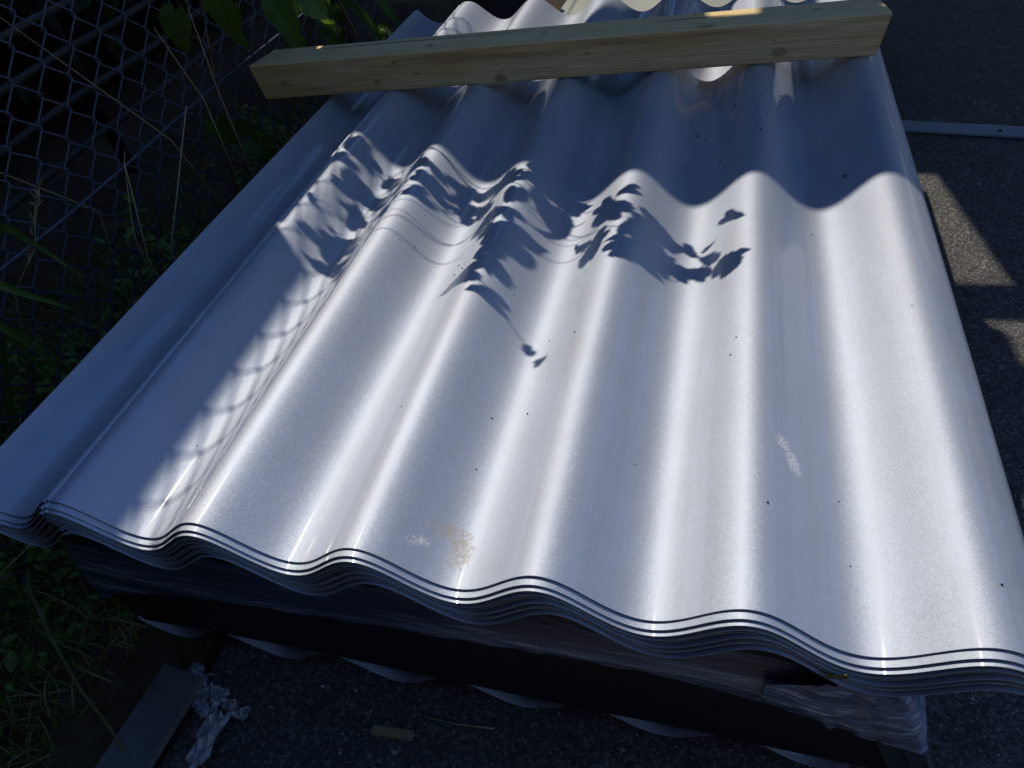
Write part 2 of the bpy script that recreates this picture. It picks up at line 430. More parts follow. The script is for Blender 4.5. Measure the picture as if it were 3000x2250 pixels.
def add_sheet(me, x, y, z, label, rz=0.0):
    o = bpy.data.objects.new('roofing_sheet', me); COL.objects.link(o)
    o.location = (x, y, z); o.rotation_euler = (0, 0, rz)
    return tag(o, label, 'roofing sheet', 'wavy silver roofing sheets nested in a stack')

top_me = sheet_mesh('roofing_sheet', 46, 1.612, .0013, .0011)
low_me = sheet_mesh('roofing_sheet', 8, 1.64, .0012, .0006)
under_me = sheet_mesh('roofing_sheet', 8, 1.60, .0014, .0006, .862)
add_sheet(top_me, 0, 0, 0, 'topmost wavy silver roofing sheet, sunlit and scuffed, carrying the timber beam')
second = bpy.data.meshes.new('x'); bpy.data.meshes.remove(second)
add_sheet(low_me, .000, -.0072, -.0033, 'second wavy silver sheet, its wide bright lip showing just below the top sheet')
add_sheet(low_me, .001, -.0114, -.0067, 'third wavy silver sheet, its narrow bright lip the lowest one in the sun')
words = ['fourth', 'fifth', 'sixth', 'seventh', 'eighth', 'ninth', 'tenth', 'eleventh', 'twelfth']
z = -.0100
ystep = [-.0108, -.0113, -.0106, -.0116, -.0121, -.0117, -.0125, -.0130, -.0146]
zstep = [.0034, .0023, .0046, .0026, .0042, .0027, .0046, .0046, .0]
for i, wd in enumerate(words):
    lab = '%s wavy sheet down the upper stack, a thin shaded edge' % wd
    if i == 0: lab = 'fourth wavy sheet down, its shaded edge directly below the two bright lips'
    if i == 8: lab = 'lowest wavy sheet of the upper stack, broad blue-grey edge above the film'
    add_sheet(low_me, .001 + .0012 * i + (.004, 0, .002, -.002, .003, .001, .004, 0, .003)[i], ystep[i], z, lab, (.0016, -.0010, .0004, .0014, -.0016, .0008, -.0006, .0012, 0)[i])
    z -= zstep[i]

# dark crumbs of dirt lying on the sheets
cr = MB()
for i in range(56):
    if i < 20: x = random.uniform(.60, .93); y = random.uniform(.74, 1.08)
    else: x = random.uniform(.0, .93); y = random.uniform(.03, 1.0)
    s = random.choice((.0004, .0005, .0007, .0009)) if i < 20 else random.choice((.0004, .0005, .0006))
    if i == 5 or i == 11: s = .0014
    zz = wave(x) + right_drop(x) + .0025 * math.sin(y * 2) + .0008
    a = random.uniform(0, PI)
    cr.box((-s * random.uniform(1, 1.8), -s, -.0008), (s * random.uniform(1, 1.8), s * .7, s), Matrix.Translation((x, y, zz)) @ Matrix.Rotation(a, 4, 'Z'))
tag(cr.build('dirt_crumbs', M_CRUMB, smooth=False), 'tiny dark crumbs of dirt scattered over the top sheet', 'dirt', kind='stuff')

# ------------------------------------------------------------------ timber beam
M_BEAM = make_wood('spruce_beam',
    [(.058, .033, .0085), (.266, .022, .0055), (.529, .010, .0115), (.312, .057, .0055), (.706, .046, .005), (1.064, .020, .012), (.354, .031, .004)],
    [(.385, .030, .009), (.93, .010, .012), (1.13, .05, .007), (.62, .04, .006)])
BR = empty('timber_beam', (-.292, 1.030, .0275), math.radians(5.47))
tag(BR, 'pale knotty timber beam laid across the wavy sheets', 'timber beam')
def beam_mesh():
    v = []; f = []; L = 1.248; D = .088; H = .0735; n = 90; ch = .003
    for i in range(n + 1):
        s = L * i / n
        # sawn ends: left end cut slanting, right end slightly
        ring = []
        wane = max(0, (s - 1.17) / .08) ** 2 * .010
        bulge = .0045 * math.exp(-((s - .52) / .045) ** 2)
        r = lambda k: .0007 * noise.noise(Vector((s * 9, k * 3.3, .2)))
        pts = [(r(1), ch), (r(2), H - ch), (ch, H + r(3)), (D - ch - wane, H + r(4)), (D - wane * .2, H - ch - wane), (D, ch), (D - ch, r(5)), (ch, r(6) - bulge)]
        for (y, zz) in pts:
            ss = s
            if i == 0: ss = -.006 + (zz < H * .5) * .012 + y * .35 - .002
            if i == n: ss = L - (zz < H * .3) * .012 - max(0, y - .05) * .25
            if i == 0 and y > .05: ss = .018
            v.append((ss, y, zz))
    for i in range(n):
        for k in range(8):
            a = i * 8 + k; b = i * 8 + (k + 1) % 8
            f.append((a, b, b + 8, a + 8))
    f.append(tuple(range(8))[::-1]); f.append(tuple(n * 8 + k for k in range(8)))
    return v, f
bv, bf = beam_mesh()
bo = mesh_obj('beam_body', bv, bf, M_BEAM, BR)
# drying cracks: flat dark strips laid on the top, painting the shade inside
M_CRACK, _, _, _ = new_mat('crack_shadow', (.035, .022, .012), .9)
def crack(s0, s1, y0, y1, zz, wd):
    c = MB(); n = 14; b = 0
    for i in range(n + 1):
        t = i / n; s = s0 + (s1 - s0) * t; y = y0 + (y1 - y0) * t + .0006 * noise.noise(Vector((s * 40, 2, 2)))
        k = wd * math.sin(PI * min(1, max(.05, t)))**.6
        c.v += [(s, y - k, zz), (s, y + k, zz)]
    for i in range(n): c.f.append((2 * i, 2 * i + 1, 2 * i + 3, 2 * i + 2))
    return c.build('crack', M_CRACK, BR)
crack(.03, .60, .064, .066, .0742, .0011)
crack(.82, .98, .055, .058, .0742, .0010)
crack(.70, .76, .03, .031, .0742, .0006)

# ------------------------------------------------------------------ lower bundle under the sheets
PK = empty('wrapped_bundle', (.40, .75, -.30))
tag(PK, 'black film-wrapped bundle lying under the upper stack of sheets', 'bundle')
def lerp(a, b, t): return a + (b - a) * t
def xr(z): return .882 + (-.121 - z) * .38
edge = [(-.125, -.262), (-.06, -.222), (.05, -.196), (.15, -.188), (.27, -.181), (.49, -.172), (.60, -.168), (.68, -.170), (.78, -.190), (.885, -.222), (.930, -.232)]
def edge_z(x):
    for (a, za), (b, zb) in zip(edge, edge[1:]):
        if x <= b: return lerp(za, zb, (x - a) / (b - a))
    return edge[-1][1]
v = []; f = []; nx = 150; ny = 34
for j in range(ny + 1):
    t = j / ny
    for i in range(nx + 1):
        x = lerp(-.118, .922, i / nx); ez = edge_z(x)
        ztop = -.070; zz = lerp(ztop, ez, t)
        x = lerp(-.118, xr(zz), i / nx)
        y = lerp(.055, .014, t ** .8) - .010 * math.sin(PI * t)
        wr = .0022 * noise.noise(Vector((x * 3.2, zz * 95 + x * 16, .3))) + .0014 * noise.noise(Vector((x * 6, zz * 190 + x * 30, 5)))
        fan = 1 + 2.0 * max(0, (x - .74) / .16)
        v.append((x - .012 * t * (x < .0), y - abs(wr) * 1.6 * fan, zz + wr * .5))
for j in range(ny):
    for i in range(nx):
        a = j * (nx + 1) + i; f.append((a, a + 1, a + nx + 2, a + nx + 1))
put(PK, mesh_obj('stretch_film', v, f, M_FILM, None, True))
# film bunched round the right front corner
v = []; f = []; nx = 60; ny = 60
for j in range(ny + 1):
    t = j / ny
    for i in range(nx + 1):
        q = i / nx                       # along, left to round the corner
        if q < .62: x = lerp(.76, .925, q / .62); y = .0105
        else: x = .925 + .008 * math.sin((q - .62) / .38 * PI * .5); y = lerp(.0105, .20, ((q - .62) / .38) ** 1.5)
        k = min(1, q / .62)
        zb = lerp(-.172, -.236, k ** .8) - .008 * noise.noise(Vector((q * 16, 1, 2)))
        zz = lerp(lerp(-.140, -.074, k), zb, t)
        ph = zz * 560 + q * 30 + 4 * noise.noise(Vector((q * 3, zz * 22, 0)))
        am = .0018 * min(1, q * 2.2)
        d = am * math.sin(ph) + .0022 * noise.noise(Vector((q * 9, zz * 70, 4))) - .002 - .005 * math.sin(PI * t)
        if q < .62: y += d * min(1, q * 5)
        else: x -= d
        x += (xr(zz) - .925) * k
        v.append((x, y, zz))
for j in range(ny):
    for i in range(nx):
        a = j * (nx + 1) + i; f.append((a, a + 1, a + nx + 2, a + nx + 1))
put(PK, mesh_obj('bunched_film', v, f, M_FILM2, None, True))
# black cover: box with soft creases
bmv = []; bmf = []; nx = 110; nz = 16
def cover_bottom(x): return -.333 + .010 * math.sin((x + .1) * 5.5) * .5
for j in range(nz + 1):
    t = j / nz
    for i in range(nx + 1):
        x = lerp(-.108, .920, i / nx)
        zz = lerp(edge_z(x) + .02, cover_bottom(x), t)
        x = lerp(-.108, xr(zz) - .004, i / nx)
        y = .022 + .003 * noise.noise(Vector((x * 5, zz * 14, 1))) - .004 * math.sin(PI * t)
        bmv.append((x, y, zz))
for j in range(nz):
    for i in range(nx):
        a = j * (nx + 1) + i; bmf.append((a, a + 1, a + nx + 2, a + nx + 1))
put(PK, mesh_obj('cover_front', bmv, bmf, M_BLACK, None, True))
bx = MB().box((-.105, .027, -.325), (.868, 1.50, -.072))
put(PK, bx.build('wrapped_body', M_BLACK, smooth=False))
M_EDGEP = noisy('corner_protector', (.035, .05, .075), (.05, .07, .10), 14, .4, .2, .5, dist=.003, stretch=(1, 1, .2))
fl = MB()
fl.box((.880, .0150, -.335), (.903, .0175, -.215)); fl.box((.9050, .0125, -.335), (.9255, .0165, -.215)); fl.box((.9225, .0165, -.335), (.9255, .10, -.215))
fl.v = [Vector((q[0] + xr(q[2]) - .925, q[1], q[2])) for q in fl.v]
put(PK, fl.build('corner_protector', M_EDGEP, smooth=False))
# wavy sheets of the lower bundle, only their troughs showing below the cover
for i, (yy, zz, lab) in enumerate([(.029, -.3500, 'uppermost sheet of the lower bundle, wavy edge below the black cover'),
                                   (.0275, -.3550, 'middle sheet of the lower bundle, wavy edge just above the ground'),
                                   (.026, -.3600, 'bottom sheet of the lower bundle, pale wavy lip nearest the ground')]):
    add_sheet(under_me, .018 + .001 * i, yy, zz, lab)
for yy, lab in ((.34, 'front squared timber bearer under the lower bundle'), (1.28, 'rear squared timber bearer under the lower bundle')):
    o = MB().box((-.16, yy, GZ + .001), (.95, yy + .08, -.373)).build('timber_bearer', M_RAWWOOD, smooth=False)
    tag(o, lab, 'bearer', 'timber bearers under the bundle')

# ------------------------------------------------------------------ things beyond the stack
o = MB().box((-.30, 0, 0), (.40, .42, .018), Matrix.Translation((.48, 1.80, -.115)) @ Matrix.Rotation(math.radians(-3), 4, 'Z')).build('pale_board', M_WHITE, smooth=False)
tag(o, 'pale grey-white sunlit board lying beyond the far end of the sheets', 'board')
o = MB().box((-.6, 0, 0), (.9, .07, .07), Matrix.Translation((.42, 2.26, -.112)) @ Matrix.Rotation(math.radians(-1), 4, 'Z')).build('far_timber', M_RAWWOOD, smooth=False)
tag(o, 'weathered brown timber lying behind the pale board', 'timber')
ob = MB().box((-.2, 1.78, GZ), (1.05, 2.5, -.13)).build('dark_crate', M_DARKWOOD, smooth=False)
tag(ob, 'low dark crate beyond the sheets carrying the pale board', 'crate')
o = MB().tube([(-.15, 2.2, GZ), (-.155, 2.2, .55)], .022, 10).build('red_post', M_REDWOOD); tag(o, 'dark red post standing behind the far end of the sheets', 'post')
o = MB().tube([(.02, 1.70, .02), (.06, 1.75, .10), (.12, 1.85, .25)], .0022, 6).build('thin_cord', M_SCRAP); tag(o, 'thin pale cord rising behind the first wave crest', 'cord')

# flat grey strip on the asphalt
o = MB().box((0, -.029, 0), (1.2, .029, .006), Matrix.Translation((1.10, 1.795, GZ + .004)) @ Matrix.Rotation(math.radians(-9.5), 4, 'Z')).build('grey_strip', M_STRAP, smooth=False)
tag(o, 'flat blue-grey strip lying on the shaded asphalt', 'strip')
o2 = MB().tube([(1.395, 1.742, GZ + .0085), (1.395, 1.742, GZ + .0115)], .005, 10).build('hole_disc', M_CRUMB, smooth=False); put(o, o2)  # dark disc laid on the strip in place of its hole

# ------------------------------------------------------------------ chain link fence
FX = -.42; WY = .037; WZ = .039
FE = empty('chain_link_fence', (FX, 1.5, GZ))
tag(FE, 'galvanised chain link fence running along the left of the sheets', 'fence')
zt = 1.13; y0f = -.55; ncol = 66
PH_Y = .0305; PH_Z = .011
for c in range(ncol):
    yb = y0f + c * WY + PH_Y
    pts = []
    k = 0; zz = GZ + .0 + PH_Z
    while zz < zt:
        s = 1 if (k + c) % 2 == 0 else 0
        yy = yb + s * WY
        hook = .0015 if s else -.0015
        xx = FX + (.0018 if s else -.0018) + .004 * noise.noise(Vector((yy * 2, zz * 2, 0)))
        pts.append((xx, yy + hook, zz - .0028)); pts.append((xx, yy + hook, zz + .0028))
        k += 1; zz = GZ + PH_Z + k * WZ
    put(FE, MB().tube(pts, .0019, 5).build('wire', M_WIRE))
def wire_run(x, z0, z1, r, name='tension_wire', mat=M_WIRE, ya=-.8, yb=3.2, parent=FE):
    pts = [(x, lerp(ya, yb, t / 24), lerp(z0, z1, t / 24) + .0035 * math.sin(t * 1.3)) for t in range(25)]
    o = MB().tube(pts, r, 8).build(name, mat)
    if parent: put(parent, o)
    return o
wire_run(FX + .004, .022, .090, .0027)
wire_run(FX + .003, 1.12, 1.12, .0027)
for yy in (-.75, 1.76, 3.2):
    put(FE, MB().tube([(FX - .035, yy, GZ - .02), (FX - .035, yy, 1.40)], .021, 14).build('fence_post', M_PIPE))
# added planks behind the upper mesh, out of view, casting the left shade
PL = empty('shade_screen', (FX - .05, 1.2, .4)); tag(PL, 'added dark planks behind the upper fence mesh, out of view, shading the sheets', 'shade screen')
for i in range(4):
    zb = .40 + i * .150
    if i == 1:      # gap cut to let sun through to a vine leaf
        put(PL, MB().box((FX - .062, 1.425, zb), (FX - .046, 3.2, zb + .146)).build('plank', M_DARKWOOD, smooth=False))
    put(PL, MB().box((FX - .062, -2.2, zb), (FX - .046, (3.2, 1.38, 3.2, .97)[i], zb + .146 + (.012 if i == 3 else 0))).build('plank', M_DARKWOOD, smooth=False))

put(PL, MB().box((FX - .062, .985, .852), (FX - .046, 1.20, .925)).build('plank', M_DARKWOOD, smooth=False))

# dim pipes lying beyond the fence
for i, (zz0, zz1, lab) in enumerate([(.128, .150, 'topmost dull pipe of the low rack beyond the fence'), (.035, .052, 'second dull pipe of the low rack beyond the fence'), (-.078, -.054, 'third dull pipe of the low rack beyond the fence'), (-.19, -.17, 'lowest dull pipe of the low rack beyond the fence')]):
    o = wire_run(-1.1, zz0 - .02, zz1 + .02, .011, 'rack_pipe', M_PIPE, -.3, 3.2, None); tag(o, lab, 'pipe', 'dull pipes on the low rack beyond the fence')
for yy, lab in ((.2, 'near dark upright holding the rack pipes'), (2.9, 'far dark upright holding the rack pipes')):
    o = MB().box((-1.15, yy, GZ), (-1.112, yy + .05, .2)).build('rack_upright', M_DARKWOOD, smooth=False); tag(o, lab, 'upright', 'uprights of the pipe rack')

# ------------------------------------------------------------------ foliage walls that shade the place
def leafy(name, label, cat, boxes, n, size, trunk, mat=M_DARKLEAF):
    e = empty(name, (trunk[0], trunk[1], GZ)); tag(e, label, cat)
    mb = MB()
    for i in range(n):
        cx, cy, cz, rx, ry, rz = random.choice(boxes)
        while True:
            u = Vector((random.uniform(-1, 1), random.uniform(-1, 1), random.uniform(-1, 1)))
            if u.length <= 1: break
        p = Vector((cx + u.x * rx, cy + u.y * ry, cz + u.z * rz))
        if p.z < GZ: p.z = GZ + random.random() * .3
        s = size * random.uniform(.6, 1.3)
        q = Euler((random.uniform(-1, 1), random.uniform(-1, 1), random.uniform(0, 6.3))).to_matrix()
        b = len(mb.v)
        for (a, c_, h) in ((-.5, 0, 0), (-.1, .32, .05), (.5, 0, -.06), (-.1, -.32, .05)):
            mb.v.append(p + q @ Vector((a * s, c_ * s, h * s)))
        mb.f.append((b, b + 1, b + 2, b + 3))
    put(e, mb.build('crown', mat, smooth=False))
    put(e, MB().tube([(trunk[0], trunk[1], GZ - .05), (trunk[0] + .05, trunk[1] + .03, trunk[2] * .5), (trunk[0], trunk[1], trunk[2])], [.09, .07, .03], 8).build('trunk', M_BARK))
    return e
hb = [(-2.3, y, z, .75, .7, .75) for y in (-2.4, -1.5, -.6, .3, 1.2, 2.1, 3.0, 3.9) for z in (.2, 1.1, 2.05)] + [(-2.35, y, 2.95, .6, .7, .75) for y in (-2.4, -1.5, -.6, .3, 1.2, 2.1)]
leafy('hedge', 'dense dark hedge growing behind the chain link fence', 'hedge', hb, 64000, .17, (-2.3, 1.2, 2.2))
for (tx, ty, s, lab) in ((-1.6, 6.2, 1.5, 'dark bushy tree beyond the far end of the fence'), (1.0, 8.0, 1.9, 'dark bushy tree farther off behind the pale board'), (4.2, 8.6, 1.9, 'dark bushy tree far off beyond the asphalt')):
    leafy('tree', lab, 'tree', [(tx, ty, .9, s, 1.0, 1.3), (tx + .4, ty, 2.4, s * .9, 1.0, 1.2), (tx - .3, ty, 3.4, s * .6, .8, .8)], 7000, .22, (tx, ty, 3.0))

WB = empty('sky_blocker', (.8, -1.72, GZ)); tag(WB, 'added dark block behind the viewer, out of view, holding back sky light', 'light blocker')  # added behind the camera to keep sky light off the stack front
for i in range(24):
    zb = GZ + i * .155
    put(WB, MB().box((-2.6, -1.72, zb), (3.9, -1.68, zb + .149)).build('blocker_plank', M_DARKWOOD, smooth=False))
put(WB, MB().box((-2.6, -6.0, GZ), (3.9, -1.73, GZ + 3.72)).build('blocker_core', M_DARKWOOD, smooth=False))
put(WB, MB().box((-2.8, -6.2, GZ + 3.73), (4.1, -1.5, GZ + 3.85)).build('added_roof', M_DARKWOOD, smooth=False))
PB = empty('side_reflector', (7.0, 6.0, GZ)); tag(PB, 'added pale block far right, out of view, there to reflect in the sheets', 'light blocker')  # added out of view so the wave flanks reflect something pale
put(PB, MB().box((7.0, .5, GZ), (12, 14, 2.4)).build('reflector_block', M_REFLECTOR, smooth=False))
put(PB, MB().box((6.8, .3, 2.41), (12.2, 14.2, 2.6)).build('added_roof', M_DARKWOOD, smooth=False))

# ------------------------------------------------------------------ added sheet out of view, outline and holes cut to throw the shade
ZT = 1.60
def up(pts, zs):      # points where the shade falls at height zs -> the caster sheet's plane, back along the sun
    k = (ZT - zs)
    return [Vector((x + SUN.x / SUN.z * k, y + SUN.y / SUN.z * k, ZT)) for x, y in pts]
outer = up([(-.10, .89), (-.10, 1.20), (.30, 1.24), (.335, 1.40), (.40, 1.60), (.42, 1.85), (.90, 1.90), (.90, 4.2), (3.6, 4.2), (3.6, .30), (1.06, .30), (1.03, .712), (.42, .725), (.30, .775), (.0, .865)], .02)
h1 = up([(1.08, 1.525), (1.210, 1.530), (1.284, 1.072), (1.08, 1.066)], GZ)
h2 = up([(1.205, .945), (1.70, .975), (1.70, .60), (1.25, .825), (1.246, .913)], GZ)
h3 = up([(.585, 1.19), (.66, 1.19), (.67, 1.145), (.76, 1.15), (.79, 1.60), (.66, 1.60)], .03)
TP = empty('shade_caster', (ZT * 0, 2.2, ZT)); tag(TP, 'added dark sheet on poles, out of view, cut to cast the shade on the yard', 'shade caster')
loops = [outer, h1, h2, h3]
tris = tessellate_polygon(loops)
flat = [p for lp in loops for p in lp]
v = [tuple(p) for p in flat] + [tuple(p + Vector((0, 0, .004))) for p in flat]
nn = len(flat)
f = [tuple(t) for t in tris] + [tuple(i + nn for i in t)[::-1] for t in tris]
b = 0
for lp in loops:
    for i in range(len(lp)):
        a, c = b + i, b + (i + 1) % len(lp); f.append((a, c, c + nn, a + nn))
    b += len(lp)
put(TP, mesh_obj('caster_sheet', v, f, M_CASTER))
for (px, py) in ((2.7, 4.9), (2.7, 1.1), (-1.25, 1.5), (-.5, 4.9)):
    put(TP, MB().tube([(px, py, GZ), (px, py, ZT - .004)], .02, 10).build('caster_pole', M_PIPE))

# ------------------------------------------------------------------ vines
def leaf_mesh(seed, lobes=True):
    rnd = random.Random(seed)
    # outline of a toothed heart/three-lobed leaf, unit length, stalk end at origin, tip at +x
    pts = []
    n = 34
    for i in range(n + 1):
        a = -PI + 2 * PI * i / n
        base = .52 * (1 + .28 * math.cos(a)) * (1 - .55 * math.exp(-((abs(a) - PI) / .35) ** 2))
        if lobes: base *= 1 + .20 * math.cos(3 * a) + .06 * math.cos(5 * a)
        base *= 1 + (.055 if i % 2 else -.045) + rnd.uniform(-.03, .03)
        pts.append((.42 + base * math.cos(a) * (1.0 + .18 * max(0, math.cos(a)) ** 6), base * math.sin(a) * .80))
    v = []; f = []
    cx = .42
    fold = rnd.uniform(.15, .5); curl = rnd.uniform(.1, .5)
    def h(x, y): return abs(y) * fold - curl * (x - .3) ** 2 + .05 * math.sin(y * 17 + x * 9) * abs(y) * 2
    v.append((cx, 0, h(cx, 0)))
    for r in (.5, 1.0):
        for (x, y) in pts[:-1]:
            X = cx + (x - cx) * r; Y = y * r
            v.append((X, Y, h(X, Y)))
    m = n
    for i in range(m):
        j = (i + 1) % m
        f.append((0, 1 + i, 1 + j)); f.append((1 + i, 1 + m + i, 1 + m + j, 1 + j))
    me = bpy.data.meshes.new('leaf'); me.from_pydata(v, [], f); me.update(); me.materials.append(M_VINE)
    me.polygons.foreach_set('use_smooth', [True] * len(me.polygons))
    return me
LEAVES = [leaf_mesh(s, s % 3 != 0) for s in range(6)]
def add_leaf(parent, pos, tipdir, normal, size, k=None):
    me = LEAVES[random.randrange(6) if k is None else k]
    o = bpy.data.objects.new('leaf', me); COL.objects.link(o)
    X = Vector(tipdir).normalized(); Z = Vector(normal); Z = (Z - X * Z.dot(X)).normalized(); Y = Z.cross(X)
    M = Matrix((X, Y, Z)).transposed().to_4x4()
    put(parent, o)
    o.matrix_basis = Matrix.Translation(pos) @ M @ Matrix.Diagonal((size, size, size, 1))
    return o

VN = empty('climbing_vine', (-.45, .9, GZ)); tag(VN, 'green climbing vine arching from the fence over the sheets, toothed leaves', 'vine')
# shoots that reach out over the sheets (above the picture), leaves hang from them
targets = [ # where the leaf shadows fall on the sheets (x, y), leaf size
 (.010, .835, .05), (.040, .80, .045), (.087, .765, .055), (.108, .70, .05), (.122, .63, .045), (.100, .565, .045), (.105, .50, .05), (.13, .46, .03),
 (.165, .765, .06), (.155, .70, .045), (.20, .735, .05), (.235, .73, .04), (.22, .69, .045),
 (.30, .725, .045), (.33, .74, .05), (.36, .70, .05), (.395, .715, .055), (.415, .67, .05), (.44, .70, .045), (.375, .655, .04), (.43, .63, .035),
 (.345, .60, .05), (.36, .535, .055), (.375, .485, .045), (.362, .44, .05), (.40, .40, .03), (.44, .36, .022), (.455, .335, .016),
 (.50, .665, .04), (.525, .63, .055), (.545, .60, .05), (.52, .56, .04), (.505, .52, .045), (.475, .57, .04), (.56, .66, .03),
 (.19, .70, .04), (.21, .655, .035), (.25, .69, .05), (.275, .66, .04), (.26, .735, .05), (.15, .62, .03), (.31, .665, .045), (.34, .565, .04), (.385, .585, .035), (.40, .53, .04), (.385, .45, .045), (.06, .72, .045), (.075, .64, .04), (.085, .585, .05), (.02, .77, .04), (.07, .54, .035), (.03, .70, .024), (.05, .665, .02), (.02, .63, .022), (.055, .60, .02), (.585, .60, .05), (.57, .545, .04), (.555, .50, .045), (.59, .515, .04), (.665, .56, .05), (.09, .52, .03), (.0, .745, .022), (.035, .565, .03),
 (.60, .555, .05), (.625, .53, .04), (.655, .52, .035), (.69, .50, .05), (.72, .51, .02), (.62, .60, .025), (.69, .63, .03), (.655, .585, .02)]
hang = []
for i, (x, y, s) in enumerate(targets):
    hgt = .40 + .10 * random.random() + (.06 if x < .15 else 0)
    k = hgt / SUN.z
    P = Vector((x, y, .01)) + SUN * k
    hang.append((P, s))
    nd = (SUN + Vector((random.uniform(-.9, .9), random.uniform(-.9, .9), random.uniform(-.4, .4)))).normalized()
    td = Vector((random.uniform(-1, 1), random.uniform(-1, .4), random.uniform(-1.0, .1)))
    td = (td - nd * td.dot(nd)).normalized()
    add_leaf(VN, P - td * s * .45, td, nd, s * 1.12)
def shoot(pts, r0=.0013, r1=.0006):
    fine = []
    for a, b2 in zip(pts, pts[1:]):
        for t in range(6): fine.append(Vector(a).lerp(Vector(b2), t / 6) + Vector((0, 0, .006 * math.sin(t))))
    fine.append(Vector(pts[-1]))
    n = len(fine)
    put(VN, MB().tube(fine, [lerp(r0, r1, i / n) for i in range(n)], 5).build('shoot', M_STEM))
def chain(idx, start):
    pts = [start] + [tuple(hang[i][0] + Vector((0, 0, .012))) for i in idx]
    shoot(pts)
chain([0, 2, 3, 4, 5, 6, 7], (-.42, 1.3, .62))
chain([1, 8, 10, 11], (-.40, 1.15, .70))
chain([13, 15, 17, 20], (-.15, 1.10, .60))
chain([21, 22, 23, 24, 25, 26], (-.10, 1.0, .66))
chain([14, 16, 18, 28, 29, 30, 51, 52, 53, 54, 55], (-.2, 1.12, .64))
chain([50, 31, 32], (.18, .92, .56)); chain([46, 47, 48, 49], (-.3, 1.2, .62)); chain([56, 57, 58, 59], (-.3, 1.2, .62)); chain([35, 36, 37, 40, 41], (-.2, 1.1, .64))
shoot([(-.42, 1.3, .62), (-.15, 1.10, .60), (.0, 1.0, .62)]); shoot([(-.45, .9, GZ), (-.44, 1.1, .1), (-.41, 1.3, .62)], .005, .002)
# leaves seen at the top edge of the picture, in front of and behind the mesh
vis = [((-.30, 1.02, .262), (.1, -.3, -1), .085), ((-.33, .93, .262), (-.3, -.3, -1), .075), ((-.27, 1.17, .205), (.3, -.4, -1), .090), ((-.245, 1.20, .195), (.8, .2, -.8), .07),
       ((-.33, 1.10, .215), (-.2, -.3, -1), .06), ((-.33, 1.40, .135), (.3, .1, -1), .07), ((-.42, 1.66, .035), (.2, 0, -1), .05), ((-.28, 1.33, .145), (.5, .0, -1), .05),
       ((-.40, .98, .02), (0, .3, -1), .07), ((-.42, 1.06, -.02), (.3, .3, -1), .06), ((-.36, 1.00, -.04), (.6, .2, -.7), .07), ((-.34, 1.04, -.10), (.3, -.3, -.7), .06), ((-.30, 1.02, -.14), (.5, .5, -.5), .06)]
for p, td, s in vis:
    add_leaf(VN, p, td, (random.uniform(-.2, .4), -.8, .65 + random.uniform(-.2, .2)), s)
shoot([(-.44, 1.1, .1), (-.36, .95, .34), (-.30, 1.03, .275), (-.27, 1.19, .225), (-.33, 1.42, .16)])
shoot([(-.34, 1.55, .20), (-.31, 1.50, .10), (-.28, 1.52, -.06)], .004, .003)
# ---- a second plant: long narrow leaves arching down at the far left corner of the beam
LP = empty('arching_grass', (-.36, 1.78, GZ)); tag(LP, 'tuft of long arching green leaves behind the left end of the beam', 'plant')
def ribbon(pts, width, mat, parent, name='leaf_blade'):
    mb = MB(); n = len(pts)
    P = [Vector(p) for p in pts]; sm = []
    for i in range(n - 1):
        p0 = P[max(i - 1, 0)]; p1 = P[i]; p2 = P[i + 1]; p3 = P[min(i + 2, n - 1)]
        for k in range(5):
            t = k / 5
            sm.append(.5 * ((2 * p1) + (p2 - p0) * t + (2 * p0 - 5 * p1 + 4 * p2 - p3) * t * t + (3 * p1 - p0 - 3 * p2 + p3) * t ** 3))
    sm.append(P[-1]); m = len(sm)
    for i, p in enumerate(sm):
        t = i / (m - 1); d = (sm[min(i + 1, m - 1)] - sm[max(i - 1, 0)]).normalized()
        s = d.cross(Vector((.5, -.7, .5))).normalized(); up_ = s.cross(d)
        wd = width * .5 * (min(1, .35 + t * 3) * (1 - t ** 2.5) + .02)
        mb.v += [p - s * wd + up_ * wd * .35, p, p + s * wd + up_ * wd * .35]
    for i in range(m - 1):
        a = i * 3; mb.f += [(a, a + 1, a + 4, a + 3), (a + 1, a + 2, a + 5, a + 4)]
    o = mb.build(name, mat); put(parent, o); return o
ribbon([(-.36, 1.78, GZ), (-.42, 1.60, -.05), (-.37, 1.60, .10), (-.27, 1.62, .065), (-.20, 1.60, -.02), (-.175, 1.55, -.055)], .040, M_VINE, LP)
ribbon([(-.36, 1.78, GZ), (-.44, 1.70, -.1), (-.38, 1.68, .02), (-.30, 1.66, -.06), (-.27, 1.62, -.16)], .036, M_VINE, LP)
ribbon([(-.36, 1.78, GZ), (-.33, 1.72, -.15), (-.30, 1.70, -.05), (-.22, 1.66, -.13)], .03, M_VINE, LP)

# ---- broad grass blades and a seed head at the left edge
GT = empty('grass_tuft', (-.52, .20, GZ)); tag(GT, 'tuft of broad green grass blades with a seed head at the fence', 'grass tuft')
for pts, wd in [
    ([(-.50, .20, GZ), (-.42, .30, .0), (-.34, .36, .125), (-.29, .37, .095), (-.26, .38, .03)], .014),
    ([(-.50, .18, GZ), (-.42, .25, .0), (-.34, .28, .095), (-.29, .315, .045), (-.255, .335, .005)], .017),
    ([(-.52, .16, GZ), (-.42, .20, -.05), (-.35, .25, .07), (-.31, .27, .0), (-.27, .27, -.09)], .016),
    ([(-.54, .20, GZ), (-.44, .24, -.1), (-.37, .28, .03), (-.32, .27, -.04), (-.29, .25, -.12)], .014),
    ([(-.50, .16, GZ), (-.44, .26, -.15), (-.38, .30, -.02), (-.33, .31, -.08), (-.31, .29, -.15)], .010)]:
    ribbon(pts, wd, M_VINE, GT, 'blade')
